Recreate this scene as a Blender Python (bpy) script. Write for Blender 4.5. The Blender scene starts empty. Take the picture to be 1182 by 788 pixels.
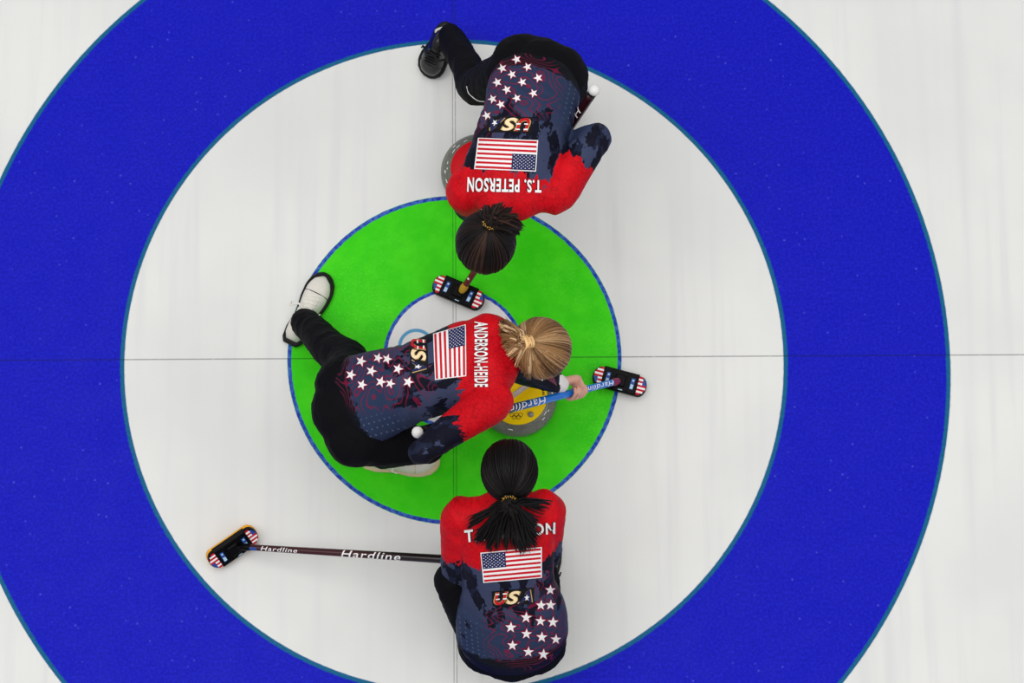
import bpy, bmesh, math, random
import numpy as np
from mathutils import Vector, Matrix, noise
from mathutils.bvhtree import BVHTree

random.seed(7); rng = np.random.default_rng(7)
scn = bpy.context.scene
col = scn.collection
V3 = lambda *a: np.array(a, float)
nrm = lambda v: np.asarray(v, float) / (np.linalg.norm(v) + 1e-12)

# ------------------------------------------------------------------ camera (overhead, slightly tilted)
CAM = V3(0.1041, -1.4395, 7.6743)
FPX = 2447.0
def axis_angle(w):
    w = np.array(w); t = np.linalg.norm(w); k = w / t
    K = np.array([[0, -k[2], k[1]], [k[2], 0, -k[0]], [-k[1], k[0], 0]])
    return np.eye(3) + math.sin(t) * K + (1 - math.cos(t)) * K @ K
RM = axis_angle((0.1930, -0.0132, -0.0067))
def ray(px, py):
    return nrm(RM @ V3((px - 591) / FPX, -(py - 394) / FPX, -1))
def U(px, py, z):
    """point at height z seen at (px, py) of the 1182x788 frame"""
    d = ray(px, py)
    return CAM + d * ((z - CAM[2]) / d[2])
cam = bpy.data.cameras.new('camera'); cam.sensor_width = 36; cam.lens = FPX / 1182 * 36
cam.clip_end = 200
co = bpy.data.objects.new('camera', cam); col.objects.link(co)
M4 = Matrix([list(RM[i]) + [CAM[i]] for i in range(3)] + [[0, 0, 0, 1]])
co.matrix_world = M4
scn.camera = co
scn.view_settings.view_transform = 'Standard'
scn.view_settings.look = 'None'

# ------------------------------------------------------------------ materials
def lin(c):
    return tuple(((x / 255) / 12.92 if x / 255 <= .04045 else ((x / 255 + .055) / 1.055) ** 2.4) for x in c)
class G:
    """tiny node-graph writer"""
    def __init__(s, name):
        s.m = bpy.data.materials.new(name); s.m.use_nodes = True
        s.nt = s.m.node_tree; s.b = s.nt.nodes['Principled BSDF']
    def n(s, t, **k):
        nd = s.nt.nodes.new(t)
        for a, v in k.items(): setattr(nd, a, v)
        return nd
    def put(s, sock, v):
        if isinstance(v, bpy.types.NodeSocket): s.nt.links.new(v, sock)
        elif v is not None:
            if sock.type == 'RGBA' and len(v) == 3: v = (*v, 1)
            sock.default_value = v
    def math(s, op, a, b=None, clamp=False):
        nd = s.n('ShaderNodeMath', operation=op, use_clamp=clamp)
        s.put(nd.inputs[0], a); s.put(nd.inputs[1], b); return nd.outputs[0]
    def ss(s, x, lo, hi):                       # smoothstep
        nd = s.n('ShaderNodeMapRange', interpolation_type='SMOOTHSTEP')
        s.put(nd.inputs[0], x); s.put(nd.inputs[1], lo); s.put(nd.inputs[2], hi); return nd.outputs[0]
    def band(s, x, c, w, e):                    # 1 where |x-c|<w
        return s.ss(s.math('ABSOLUTE', s.math('SUBTRACT', x, c)), w + e, w - e)
    def mix(s, f, a, b, blend='MIX'):
        nd = s.n('ShaderNodeMix', data_type='RGBA', blend_type=blend)
        s.put(nd.inputs[0], f); s.put(nd.inputs[6], a); s.put(nd.inputs[7], b); return nd.outputs[2]
    def noise(s, vec, scale, detail=2, rough=.5):
        nd = s.n('ShaderNodeTexNoise'); s.put(nd.inputs['Vector'], vec)
        nd.inputs['Scale'].default_value = scale; nd.inputs['Detail'].default_value = detail
        nd.inputs['Roughness'].default_value = rough; return nd.outputs[0]
    def scale(s, vec, v):
        nd = s.n('ShaderNodeVectorMath', operation='MULTIPLY'); s.put(nd.inputs[0], vec); nd.inputs[1].default_value = v
        return nd.outputs[0]
    def obj(s): return s.n('ShaderNodeTexCoord').outputs['Object']
    def sep(s, v):
        nd = s.n('ShaderNodeSeparateXYZ'); s.put(nd.inputs[0], v); return nd.outputs
    def attr(s, name): return s.n('ShaderNodeAttribute', attribute_name=name).outputs
    def base(s, c, rough=.5, spec=.5, metal=0):
        s.put(s.b.inputs['Base Color'], c); s.put(s.b.inputs['Roughness'], rough)
        s.put(s.b.inputs['Specular IOR Level'], spec); s.put(s.b.inputs['Metallic'], metal)
    def bump(s, h, strength, dist):
        nd = s.n('ShaderNodeBump'); nd.inputs['Strength'].default_value = strength; nd.inputs['Distance'].default_value = dist
        s.put(nd.inputs['Height'], h); s.put(s.b.inputs['Normal'], nd.outputs[0])
_mc = {}
def plain(name, rgb, rough=.5, spec=.4, metal=0, var=.12, scale=60):
    """single-colour procedural material with a little noise in it"""
    if name in _mc: return _mc[name]
    g = G(name); c = lin(rgb)
    nz = g.noise(g.obj(), scale, 3)
    g.base(g.mix(nz, tuple(x * (1 - var) for x in c), tuple(min(1, x * (1 + var)) for x in c)), rough, spec, metal)
    _mc[name] = g.m; return g.m

def ice_material():
    g = G('painted_ice'); o = g.obj(); x, y, z = g.sep(o)
    r = g.n('ShaderNodeVectorMath', operation='LENGTH'); 
    flat = g.scale(o, (1, 1, 0)); g.put(r.inputs[0], flat); r = r.outputs['Value']
    wob = g.math('MULTIPLY', g.math('SUBTRACT', g.noise(o, 55, 3), .5), .006)
    rw = g.math('ADD', r, wob)
    big = g.noise(o, 1.6, 3); fine = g.noise(o, 95, 4, .65); mid = g.noise(o, 9, 4, .6)
    white = g.mix(g.ss(big, .3, .7), lin((219, 219, 217)), lin((227, 227, 224)))
    streak = g.noise(g.scale(o, (14, .6, 1)), 1.0, 3)
    white = g.mix(g.ss(streak, .45, .75), white, lin((217, 217, 216)))
    green = g.mix(g.ss(mid, .3, .75), lin((48, 200, 2)), lin((70, 214, 22)))
    fr = g.math('MULTIPLY', g.ss(g.noise(o, 130, 4, .7), .5, .72), g.ss(g.noise(o, 2.6, 2), .42, .66))
    green = g.mix(g.math('MULTIPLY', fr, .22), green, lin((160, 222, 120)))
    blue = g.mix(g.ss(fine, .35, .75), lin((6, 10, 172)), lin((20, 28, 198)))
    vo = g.n('ShaderNodeTexVoronoi'); g.put(vo.inputs['Vector'], o); vo.inputs['Scale'].default_value = 26
    sp = g.math('MULTIPLY', g.ss(vo.outputs['Distance'], .16, .03), g.ss(g.noise(o, 17, 2), .45, .62))
    blue = g.mix(g.math('MULTIPLY', sp, .4), blue, lin((95, 105, 235)))
    c = white
    e = .0016
    c = g.mix(g.ss(r, 1.829 + e, 1.829 - e), c, blue)
    teal = g.mix(fine, lin((0, 72, 104)), lin((18, 120, 140)))
    c = g.mix(g.math('MULTIPLY', g.band(rw, 1.822, .0075, .004), .9), c, teal)
    c = g.mix(g.ss(r, 1.2135 + e, 1.2135 - e), c, white)
    c = g.mix(g.math('MULTIPLY', g.band(rw, 1.2205, .0075, .004), .9), c, teal)
    c = g.mix(g.ss(r, .6153 + e, .6153 - e), c, green)
    lnb = g.mix(g.ss(g.noise(o, 60, 3), .35, .7), lin((28, 48, 165)), lin((70, 110, 190)))
    c = g.mix(g.band(rw, .6075, .007, .002), c, lnb)
    c = g.mix(g.ss(r, .257 + e, .257 - e), c, white)
    c = g.mix(g.band(rw, .2565, .0065, .002), c, lnb)
    for cx, cy, rgb in ((-.142, .044, (38, 140, 190)), (0, .044, (25, 25, 30)), (.142, .044, (215, 30, 50)),
                        (-.071, -.026, (250, 180, 40)), (.071, -.026, (10, 145, 70))):
        d = g.n('ShaderNodeVectorMath', operation='DISTANCE'); g.put(d.inputs[0], flat); d.inputs[1].default_value = (cx, cy, 0)
        c = g.mix(g.math('MULTIPLY', g.band(d.outputs['Value'], .060, .0062, .0025), .9), c, lin(rgb))
    brk = g.ss(g.noise(o, 40, 2), .25, .5)
    tee = g.math('MULTIPLY', g.band(y, 0, .0022, .0015), g.math('ADD', .45, g.math('MULTIPLY', brk, .25)))
    c = g.mix(tee, c, g.mix(.78, c, (0.004, .006, .01)))
    cl = g.math('MAXIMUM', g.band(x, -.0052, .0017, .0012), g.band(x, .0052, .0017, .0012))
    c = g.mix(g.math('MULTIPLY', cl, g.math('ADD', .3, g.math('MULTIPLY', brk, .3))), c, g.mix(.82, c, (0.004, .006, .01)))
    g.base(c, g.math('ADD', .38, g.math('MULTIPLY', mid, .25)), .10)
    g.bump(fine, .12, .004)
    return g.m

def jersey_material():
    g = G('printed_jersey'); jp = g.attr('jp')['Vector']; u, v, zone = g.sep(jp); sm, hem, arm = g.sep(g.attr('jm')['Vector'])
    st = g.scale(jp, (1, .38, 0))
    jag = g.math('MULTIPLY', g.math('SUBTRACT', g.noise(st, 34, 3, .6), .5), .15)
    red = g.ss(g.math('ADD', zone, jag), -.0025, .0025)
    # ragged camouflage of slate over near-black
    cam_ = g.noise(g.scale(jp, (1, .5, 0)), 17, 4, .55)
    low = g.ss(v, .25, .12)                                    # lower back turns mostly slate
    m = g.ss(g.math('SUBTRACT', g.math('ADD', cam_, g.math('MULTIPLY', low, .13)), g.math('MULTIPLY', arm, .1)), .50, .512)
    m2 = g.ss(g.noise(g.scale(jp, (1, .6, 0)), 30, 3), .54, .56)
    slate = g.mix(low, lin((57, 64, 92)), lin((41, 53, 82)))
    dark = g.mix(m2, lin((13, 15, 30)), lin((25, 31, 52)))
    navy = g.mix(m, dark, slate)
    vs = g.scale(jp, (52, 52, 0))
    vd = g.n('ShaderNodeTexVoronoi'); vd.inputs['Randomness'].default_value = 0; g.put(vd.inputs['Vector'], vs); vd.inputs['Scale'].default_value = 1
    dots = g.math('MULTIPLY', g.ss(vd.outputs['Distance'], .16, .1), g.math('MULTIPLY', g.ss(v, .2, .1), g.ss(sm, .4, .1)))
    dots = g.math('MULTIPLY', dots, g.ss(arm, .3, .1))
    navy = g.mix(g.math('MULTIPLY', dots, .6), navy, lin((110, 125, 150)))
    rag = g.math('ADD', hem, g.math('MULTIPLY', g.math('SUBTRACT', g.noise(jp, 60, 3, .7), .5), .06))
    navy = g.mix(g.math('MULTIPLY', g.ss(rag, .026, .018), .95), navy, lin((9, 10, 15)))
    # crimson contour lines flowing round the stars
    cn = g.math('FRACT', g.math('MULTIPLY', g.noise(g.scale(jp, (.75, 1.15, 0)), 8, 1), 17))
    ln = g.math('MULTIPLY', g.band(cn, .5, .1, .03), g.ss(sm, .25, .55))
    navy = g.mix(g.math('MULTIPLY', ln, .75), navy, lin((120, 20, 55)))
    vr = g.n('ShaderNodeTexVoronoi', feature='DISTANCE_TO_EDGE'); g.put(vr.inputs['Vector'], jp); vr.inputs['Scale'].default_value = 58
    rc = g.mix(g.ss(vr.outputs['Distance'], .02, .10), lin((168, 6, 20)), lin((196, 9, 25)))
    rc = g.mix(g.math('MULTIPLY', g.ss(g.noise(jp, 9, 2), .45, .7), .55), rc, lin((222, 18, 30)))
    c = g.mix(red, navy, rc)
    g.base(c, .6, .1)
    o = g.obj()
    h = g.math('ADD', g.noise(g.scale(o, (1, 1, 1)), 16, 2, .5), g.math('MULTIPLY', g.noise(o, 420, 1), .03))
    g.bump(h, .16, .02)
    return g.m

def hair_material(name, c1, c2, c3):
    g = G(name); a = g.attr('shade')['Fac']
    c = g.mix(g.ss(a, 0, .55), lin(c1), lin(c2)); c = g.mix(g.ss(a, .5, 1), c, lin(c3))
    g.base(c, .5, .16); return g.m

def trousers_material():
    g = G('black_stretch_fabric'); o = g.obj()
    g.base(g.mix(g.noise(o, 12, 3), lin((7, 7, 10)), lin((15, 15, 20))), .75, .08)
    g.bump(g.noise(g.scale(o, (1, 1, .6)), 20, 2), .4, .02); return g.m
def granite_material():
    g = G('speckled_granite'); o = g.obj()
    vo = g.n('ShaderNodeTexVoronoi'); g.put(vo.inputs['Vector'], o); vo.inputs['Scale'].default_value = 190
    c = g.mix(g.noise(o, 120, 4, .7), lin((62, 66, 60)), lin((138, 140, 128)))
    c = g.mix(g.ss(vo.outputs['Distance'], .3, .15), c, lin((60, 62, 58)))
    g.base(c, .3, .5); return g.m
def skin_material():
    g = G('skin'); o = g.obj()
    g.base(g.mix(g.noise(o, 30, 3), lin((205, 150, 130)), lin((228, 178, 158))), .5, .35)
    g.b.inputs['Subsurface Weight'].default_value = .08; g.b.inputs['Subsurface Radius'].default_value = (.01, .004, .002)
    return g.m
def shaft_material(name, c1, c2, rough=.25):
    """glossy shaft, colour changing along its length (attribute) with darker ends"""
    g = G(name); t = g.attr('along')['Fac']
    nz = g.noise(g.obj(), 40, 2)
    c = g.mix(g.ss(t, .38, .62), lin(c1), lin(c2))
    c = g.mix(g.math('MULTIPLY', nz, .25), c, (0.003, .003, .005))
    g.base(c, rough, .5); return g.m

MAT = dict(ice=ice_material(), jersey=jersey_material(), trousers=trousers_material(), granite=granite_material(), skin=skin_material())
WHITE = plain('white_print', (238, 236, 236), .6, .2, var=.02)
REDP = plain('red_print', (196, 14, 36), .6, .2, var=.05)
NAVYP = plain('navy_print', (28, 34, 84), .6, .2, var=.05)
BLACKP = plain('black_print', (10, 10, 16), .6, .2)
GOLDP = plain('gold_print', (196, 160, 96), .5, .3)
CREAMP = plain('cream_print', (246, 222, 178), .6, .2, var=.05)
CRIMP = plain('crimson_outline_print', (140, 18, 56), .6, .2)
SILVERP = plain('pale_blue_print', (170, 205, 225), .5, .3)
BLUEP = plain('blue_print', (30, 70, 150), .5, .3)

# ------------------------------------------------------------------ mesh helpers
def spline(P, n):
    P = np.array(P, float); m = len(P)
    if m < 3: 
        t = np.linspace(0, 1, n)[:, None]; return P[0] * (1 - t) + P[-1] * t
    out = []
    for s in np.linspace(0, m - 1, n):
        i = min(int(s), m - 2); f = s - i
        p0, p1, p2, p3 = P[max(i - 1, 0)], P[i], P[i + 1], P[min(i + 2, m - 1)]
        if i == 0: p0 = 2 * p1 - p2
        if i == m - 2: p3 = 2 * p2 - p1
        out.append(.5 * (2 * p1 + (p2 - p0) * f + (2 * p0 - 5 * p1 + 4 * p2 - p3) * f * f + (3 * p1 - p0 - 3 * p2 + p3) * f ** 3))
    return np.array(out)
class MB:
    def __init__(s): s.v = []; s.f = []; s.m = []; s.mats = []; s.sh = []
    def mi(s, mat):
        if mat not in s.mats: s.mats.append(mat)
        return s.mats.index(mat)
    def add(s, vs, fs, mat=None, shade=None):
        o = len(s.v); s.v.extend([tuple(map(float, p)) for p in vs]); k = s.mi(mat)
        for f in fs: s.f.append([i + o for i in f]); s.m.append(k)
        if shade is None: shade = 0.
        s.sh.extend([shade] * len(vs) if np.isscalar(shade) else list(shade))
    def tube(s, P, R, side=None, n=14, mat=None, res=None, cap=True, shade=None):
        """R: list of radius or (ra along side, rb across)"""
        R = np.array([(r, r) if np.isscalar(r) else r for r in R], float); P = np.array(P, float)
        if res:
            Q = spline(np.hstack([P, R]), res); P, R = Q[:, :3], np.maximum(Q[:, 3:], 1e-4)
        T = np.gradient(P, axis=0) if len(P) > 2 else np.array([P[1] - P[0]] * 2)
        T = np.array([nrm(t) for t in T])
        if side is None:
            side = np.cross(T[0], V3(.31, .17, .93)); 
            if np.linalg.norm(side) < .1: side = np.cross(T[0], V3(1, 0, 0))
        st = []   # (center, A, B, ra, rb)
        A = np.array(side, float)
        for i in range(len(P)):
            A = nrm(A - T[i] * np.dot(A, T[i])); B = np.cross(T[i], A)
            st.append((P[i], A.copy(), B, R[i][0], R[i][1]))
        if cap:
            for end in (0, -1):
                c, a, b, ra, rb = st[end]; t = T[end] * (-1 if end == 0 else 1); h = min(ra, rb)
                ex = [(c + t * h * math.sin(q), a, b, ra * math.cos(q), rb * math.cos(q)) for q in (.5, 1.0, 1.4)]
                st = ex[::-1] + st if end == 0 else st + ex
        vs = []; fs = []
        for c, a, b, ra, rb in st:
            for k in range(n):
                q = 2 * math.pi * k / n; vs.append(c + a * ra * math.cos(q) + b * rb * math.sin(q))
        for i in range(len(st) - 1):
            for k in range(n):
                k2 = (k + 1) % n; fs.append([i * n + k, i * n + k2, (i + 1) * n + k2, (i + 1) * n + k])
        fs.append(list(range(n))[::-1]); fs.append([(len(st) - 1) * n + k for k in range(n)])
        s.add(vs, fs, mat, shade)
    def ell(s, c, ax, r, mat=None, n=20):
        """ellipsoid: ax = 3 unit axes rows, r = radii"""
        ax = np.array(ax); vs = []; fs = []; m = n // 2
        for i in range(m + 1):
            th = math.pi * (i + .02 * (i == 0) - .02 * (i == m)) / m
            for k in range(n):
                ph = 2 * math.pi * k / n
                d = V3(math.sin(th) * math.cos(ph), math.sin(th) * math.sin(ph), math.cos(th)) * r
                vs.append(np.array(c) + d @ ax)
        for i in range(m):
            for k in range(n):
                k2 = (k + 1) % n; fs.append([i * n + k, (i + 1) * n + k, (i + 1) * n + k2, i * n + k2])
        fs.append(list(range(n))); fs.append([m * n + k for k in range(n)][::-1])
        s.add(vs, fs, mat)
    def loft(s, rings, mat=None, caps=True):
        n = len(rings[0]); vs = [p for r in rings for p in r]; fs = []
        for i in range(len(rings) - 1):
            for k in range(n):
                k2 = (k + 1) % n; fs.append([i * n + k, i * n + k2, (i + 1) * n + k2, (i + 1) * n + k])
        if caps: fs.append(list(range(n))[::-1]); fs.append([(len(rings) - 1) * n + k for k in range(n)])
        s.add(vs, fs, mat)
    def mesh(s, name):
        me = bpy.data.meshes.new(name); me.from_pydata(s.v, [], s.f)
        for m in s.mats:
            if m: me.materials.append(m)
        if any(s.mats): me.polygons.foreach_set('material_index', s.m)
        me.polygons.foreach_set('use_smooth', [True] * len(s.f)); me.update()
        if any(s.sh):
            a = me.attributes.new('shade', 'FLOAT', 'POINT'); a.data.foreach_set('value', s.sh)
        return me
def fix_normals(me):
    bm = bmesh.new(); bm.from_mesh(me); bmesh.ops.recalc_face_normals(bm, faces=bm.faces); bm.to_mesh(me); bm.free()
def put(name, me, parent=None, root=None, origin=None, mats=None):
    """link a mesh given in world coordinates as one object under parent"""
    if mats:
        for m in mats: me.materials.append(m)
    o = bpy.data.objects.new(name, me); col.objects.link(o)
    org = Vector(origin) if origin is not None else None
    if parent:
        o.parent = parent
        off = parent.get('_w', [0, 0, 0])
        me.transform(Matrix.Translation(-Vector(off))); o['_w'] = list(off)
    elif org is not None:
        me.transform(Matrix.Translation(-org)); o.location = org; o['_w'] = list(org)
    else: o['_w'] = [0, 0, 0]
    return o
def empty(name, loc, label, cat, group=None):
    o = bpy.data.objects.new(name, None); col.objects.link(o); o.empty_display_size = .1
    o.location = loc; o['_w'] = list(map(float, loc)); o['label'] = label; o['category'] = cat
    if group: o['group'] = group
    return o
def remesh(mb, size, it=4, name='m'):
    """union of overlapping closed shapes as one smooth surface -> (verts, faces)"""
    me = mb.mesh(name); fix_normals(me)
    o = bpy.data.objects.new(name, me); col.objects.link(o)
    md = o.modifiers.new('r', 'REMESH'); md.mode = 'VOXEL'; md.voxel_size = size
    dg = bpy.context.evaluated_depsgraph_get(); e = o.evaluated_get(dg); m2 = e.to_mesh()
    V = np.empty(len(m2.vertices) * 3); m2.vertices.foreach_get('co', V); V = V.reshape(-1, 3)
    F = [list(p.vertices) for p in m2.polygons]
    E = np.empty(len(m2.edges) * 2, int); m2.edges.foreach_get('vertices', E); E = E.reshape(-1, 2)
    e.to_mesh_clear(); bpy.data.objects.remove(o); bpy.data.meshes.remove(me)
    deg = np.zeros(len(V)); np.add.at(deg, E[:, 0], 1); np.add.at(deg, E[:, 1], 1)
    for k in range(it):
        for lam in (.6, -.55 if k < it - 2 else .0):
            L = np.zeros_like(V); np.add.at(L, E[:, 0], V[E[:, 1]]); np.add.at(L, E[:, 1], V[E[:, 0]])
            V = V + lam * (L / deg[:, None] - V)
    return V, F
def vnormals(V, F):
    me = bpy.data.meshes.new('t'); me.from_pydata(V.tolist(), [], F); me.update()
    N = np.empty(len(V) * 3); me.vertices.foreach_get('normal', N); bpy.data.meshes.remove(me)
    return N.reshape(-1, 3)
def folds(V, N, amp, sc, stretch=(1, 1, 1), seed=0.):
    d = np.array([noise.noise(Vector((p[0] * sc * stretch[0] + seed, p[1] * sc * stretch[1], p[2] * sc * stretch[2] - seed))) for p in V])
    d2 = 1 - np.abs(d) * 2
    return V + N * (amp * (d2 - .6))[:, None]
def to_mesh(V, F, name):
    me = bpy.data.meshes.new(name); me.from_pydata(V.tolist(), [], F)
    me.polygons.foreach_set('use_smooth', [True] * len(F)); me.update(); return me

# text as flat triangles in the unit square
_tc = {}
def text_tris(txt, bold=.0, shear=0.):
    key = (txt, bold, shear)
    if key in _tc: return _tc[key]
    cu = bpy.data.curves.new('t', 'FONT'); cu.body = txt; cu.offset = bold; cu.resolution_u = 4; cu.shear = shear; cu.space_character = 1.14
    o = bpy.data.objects.new('t', cu); col.objects.link(o)
    e = o.evaluated_get(bpy.context.evaluated_depsgraph_get()); m = e.to_mesh()
    bm = bmesh.new(); bm.from_mesh(m); e.to_mesh_clear(); bpy.data.objects.remove(o); bpy.data.curves.remove(cu)
    bmesh.ops.remove_doubles(bm, verts=bm.verts, dist=1e-5); bmesh.ops.triangulate(bm, faces=bm.faces)
    V = np.array([v.co[:] for v in bm.verts]); F = [[v.index for v in f.verts] for f in bm.faces]; bm.free()
    V[:, 0] -= V[:, 0].min(); V[:, 1] -= V[:, 1].min(); asp = V[:, 0].max() / V[:, 1].max()
    V = V[:, :2] / V[:, :2].max(0); _tc[key] = (V, F, asp); return _tc[key]
def star_tris(r2=.40):
    V = [(0, 0)] + [((1 if k % 2 == 0 else r2) * math.sin(k * math.pi / 5), (1 if k % 2 == 0 else r2) * math.cos(k * math.pi / 5)) for k in range(10)]
    return np.array(V), [[0, 1 + (k + 1) % 10, 1 + k] for k in range(10)]
def grid(nx, ny, x0=0, y0=0, x1=1, y1=1):
    V = [(x0 + (x1 - x0) * i / nx, y0 + (y1 - y0) * j / ny) for j in range(ny + 1) for i in range(nx + 1)]
    F = [[j * (nx + 1) + i, j * (nx + 1) + i + 1, (j + 1) * (nx + 1) + i + 1, (j + 1) * (nx + 1) + i] for j in range(ny) for i in range(nx)]
    return np.array(V), F

class Printer:
    """lays flat artwork on a garment surface, a hair above the cloth"""
    def __init__(s, V, F): s.t = BVHTree.FromPolygons([Vector(v) for v in V], F); s.b = MB(); s.last = None
    def hit(s, px, py, off):
        d = ray(px, py); h = s.t.ray_cast(Vector(CAM), Vector(d))
        if h[0] is None:
            return None
        p = np.array(h[0]); n = np.array(h[1]); n = n if np.dot(n, d) < 0 else -n
        return p + n * off
    def quad(s, V2, F, q, mat, off):
        q = np.array(q, float); pts = []; ok = []
        for a, b in V2:
            P = (q[0] * (1 - a) + q[1] * a) * (1 - b) + (q[3] * (1 - a) + q[2] * a) * b
            h = s.hit(P[0], P[1], off); ok.append(h is not None); pts.append(h if h is not None else V3(0, 0, 0))
        keep = [f for f in F if all(ok[i] for i in f) and max(np.linalg.norm(pts[f[0]] - pts[i]) for i in f) < .12]
        s.b.add(pts, keep, mat)
    def text(s, txt, q, mat, off, bold=.03, shear=0.): 
        V, F, _ = text_tris(txt, bold, shear); s.quad(V, F, q, mat, off)
    def star(s, x, y, r, up, mat, off, r2=.40):
        V, F = star_tris(r2); c, n = nrm2(up), None; u = np.array(c); w = np.array((-u[1], u[0]))
        pts = []
        for a, b in V:
            P = np.array((x, y)) + u * b * r + w * a * r; h = s.hit(P[0], P[1], off)
            if h is None: return
            pts.append(h)
        s.b.add(pts, F, mat)
    def flag(s, q):
        V, F = grid(14, 8, -.02, -.035, 1.02, 1.035); s.quad(V, F, q, WHITE, .0022)
        for k in range(13):
            V, F = grid(14, 1, 0, 1 - (k + 1) / 13, 1, 1 - k / 13); s.quad(V, F, q, REDP if k % 2 == 0 else WHITE, .0030)
        V, F = grid(6, 5, 0, 6 / 13, .4, 1); s.quad(V, F, q, NAVYP, .0040)
        st, sf = star_tris()
        for r_ in range(9):
            for c_ in range(6 if r_ % 2 == 0 else 5):
                cx = .4 * ((c_ * 2 + (1 if r_ % 2 == 0 else 2)) / 12); cy = 1 - (7 / 13) * (r_ + 1) / 10
                s.quad(st * (.0135, .024) + (cx, cy), sf, q, WHITE, .0048)
    def usa(s, q):
        q = np.array(q, float)
        sub = lambda a, b: [q[0] * (1 - a) + q[1] * a, q[0] * (1 - b) + q[1] * b, q[3] * (1 - b) + q[2] * b, q[3] * (1 - a) + q[2] * a]
        V, F = grid(8, 4, -.06, -.1, 1.06, 1.1); s.quad(V, F, q, BLACKP, .0022)
        for ch, a, b, m in (('U', .0, .35, REDP), ('S', .32, .68, CREAMP), ('A', .64, 1., NAVYP)):
            s.text(ch, sub(a - .03, b + .03), GOLDP, .0032, .05, .3); s.text(ch, sub(a, b), m, .0040, .028, .3)
            if ch == 'U':
                for k in (1, 3): 
                    for x0, x1 in ((.12, .40), (.66, .95)):
                        V, F = grid(2, 1, x0, .27 + .2 * k - .05, x1, .27 + .2 * k + .05); s.quad(V, F, sub(a, b), WHITE, .0048)
            if ch == 'A':
                V, F = star_tris(); s.quad(V * (.2, .26) + (.62, .42), F, sub(a, b), WHITE, .0052)
def nrm2(v): v = np.array(v, float); return v / np.linalg.norm(v)

# ------------------------------------------------------------------ people
def hand(mb, wrist, P, a, r, n):
    """closed hand round a shaft: P on the shaft axis, a = axis direction (index finger side), n = side the back of the hand faces"""
    a = nrm(a); n = nrm(n - a * np.dot(n, a)); w = wrist - P; w = w - a * np.dot(w, a)
    t = np.cross(n, a); t = t if np.dot(t, w) < 0 else -t
    R = lambda deg, q: P + q * (n * math.cos(math.radians(deg)) + t * math.sin(math.radians(deg)))
    mb.tube([wrist, P + n * (r + .02) - t * .032, P + n * (r + .018) - t * .014, P + n * (r + .014) + t * .006],
            [(.021, .018), (.027, .015), (.033, .012), (.033, .010)], side=a, n=16, res=10)
    for i, (L, rad) in enumerate(((185, .0078), (205, .0082), (192, .0078), (160, .007))):
        o = a * (1.5 - i) * .0202
        pts = [R(8, r + .019) + o * .95, R(38, r + .0165) + o * 1.03] + [R(38 + L * k / 5, r + .0088) + o for k in range(1, 6)]
        mb.tube(pts, [rad * .95, rad * 1.05, rad * .95, rad, rad * .9, rad * .9, rad * .78], n=10, res=14)
    o = a * .037
    mb.tube([P + n * (r + .014) - t * .036 + a * .022, R(-62, r + .014) + o, R(-110, r + .011) + o * 1.1, R(-160, r + .0105) + o * 1.05],
            [.0135, .0115, .0105, .009], n=10, res=12)

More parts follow.
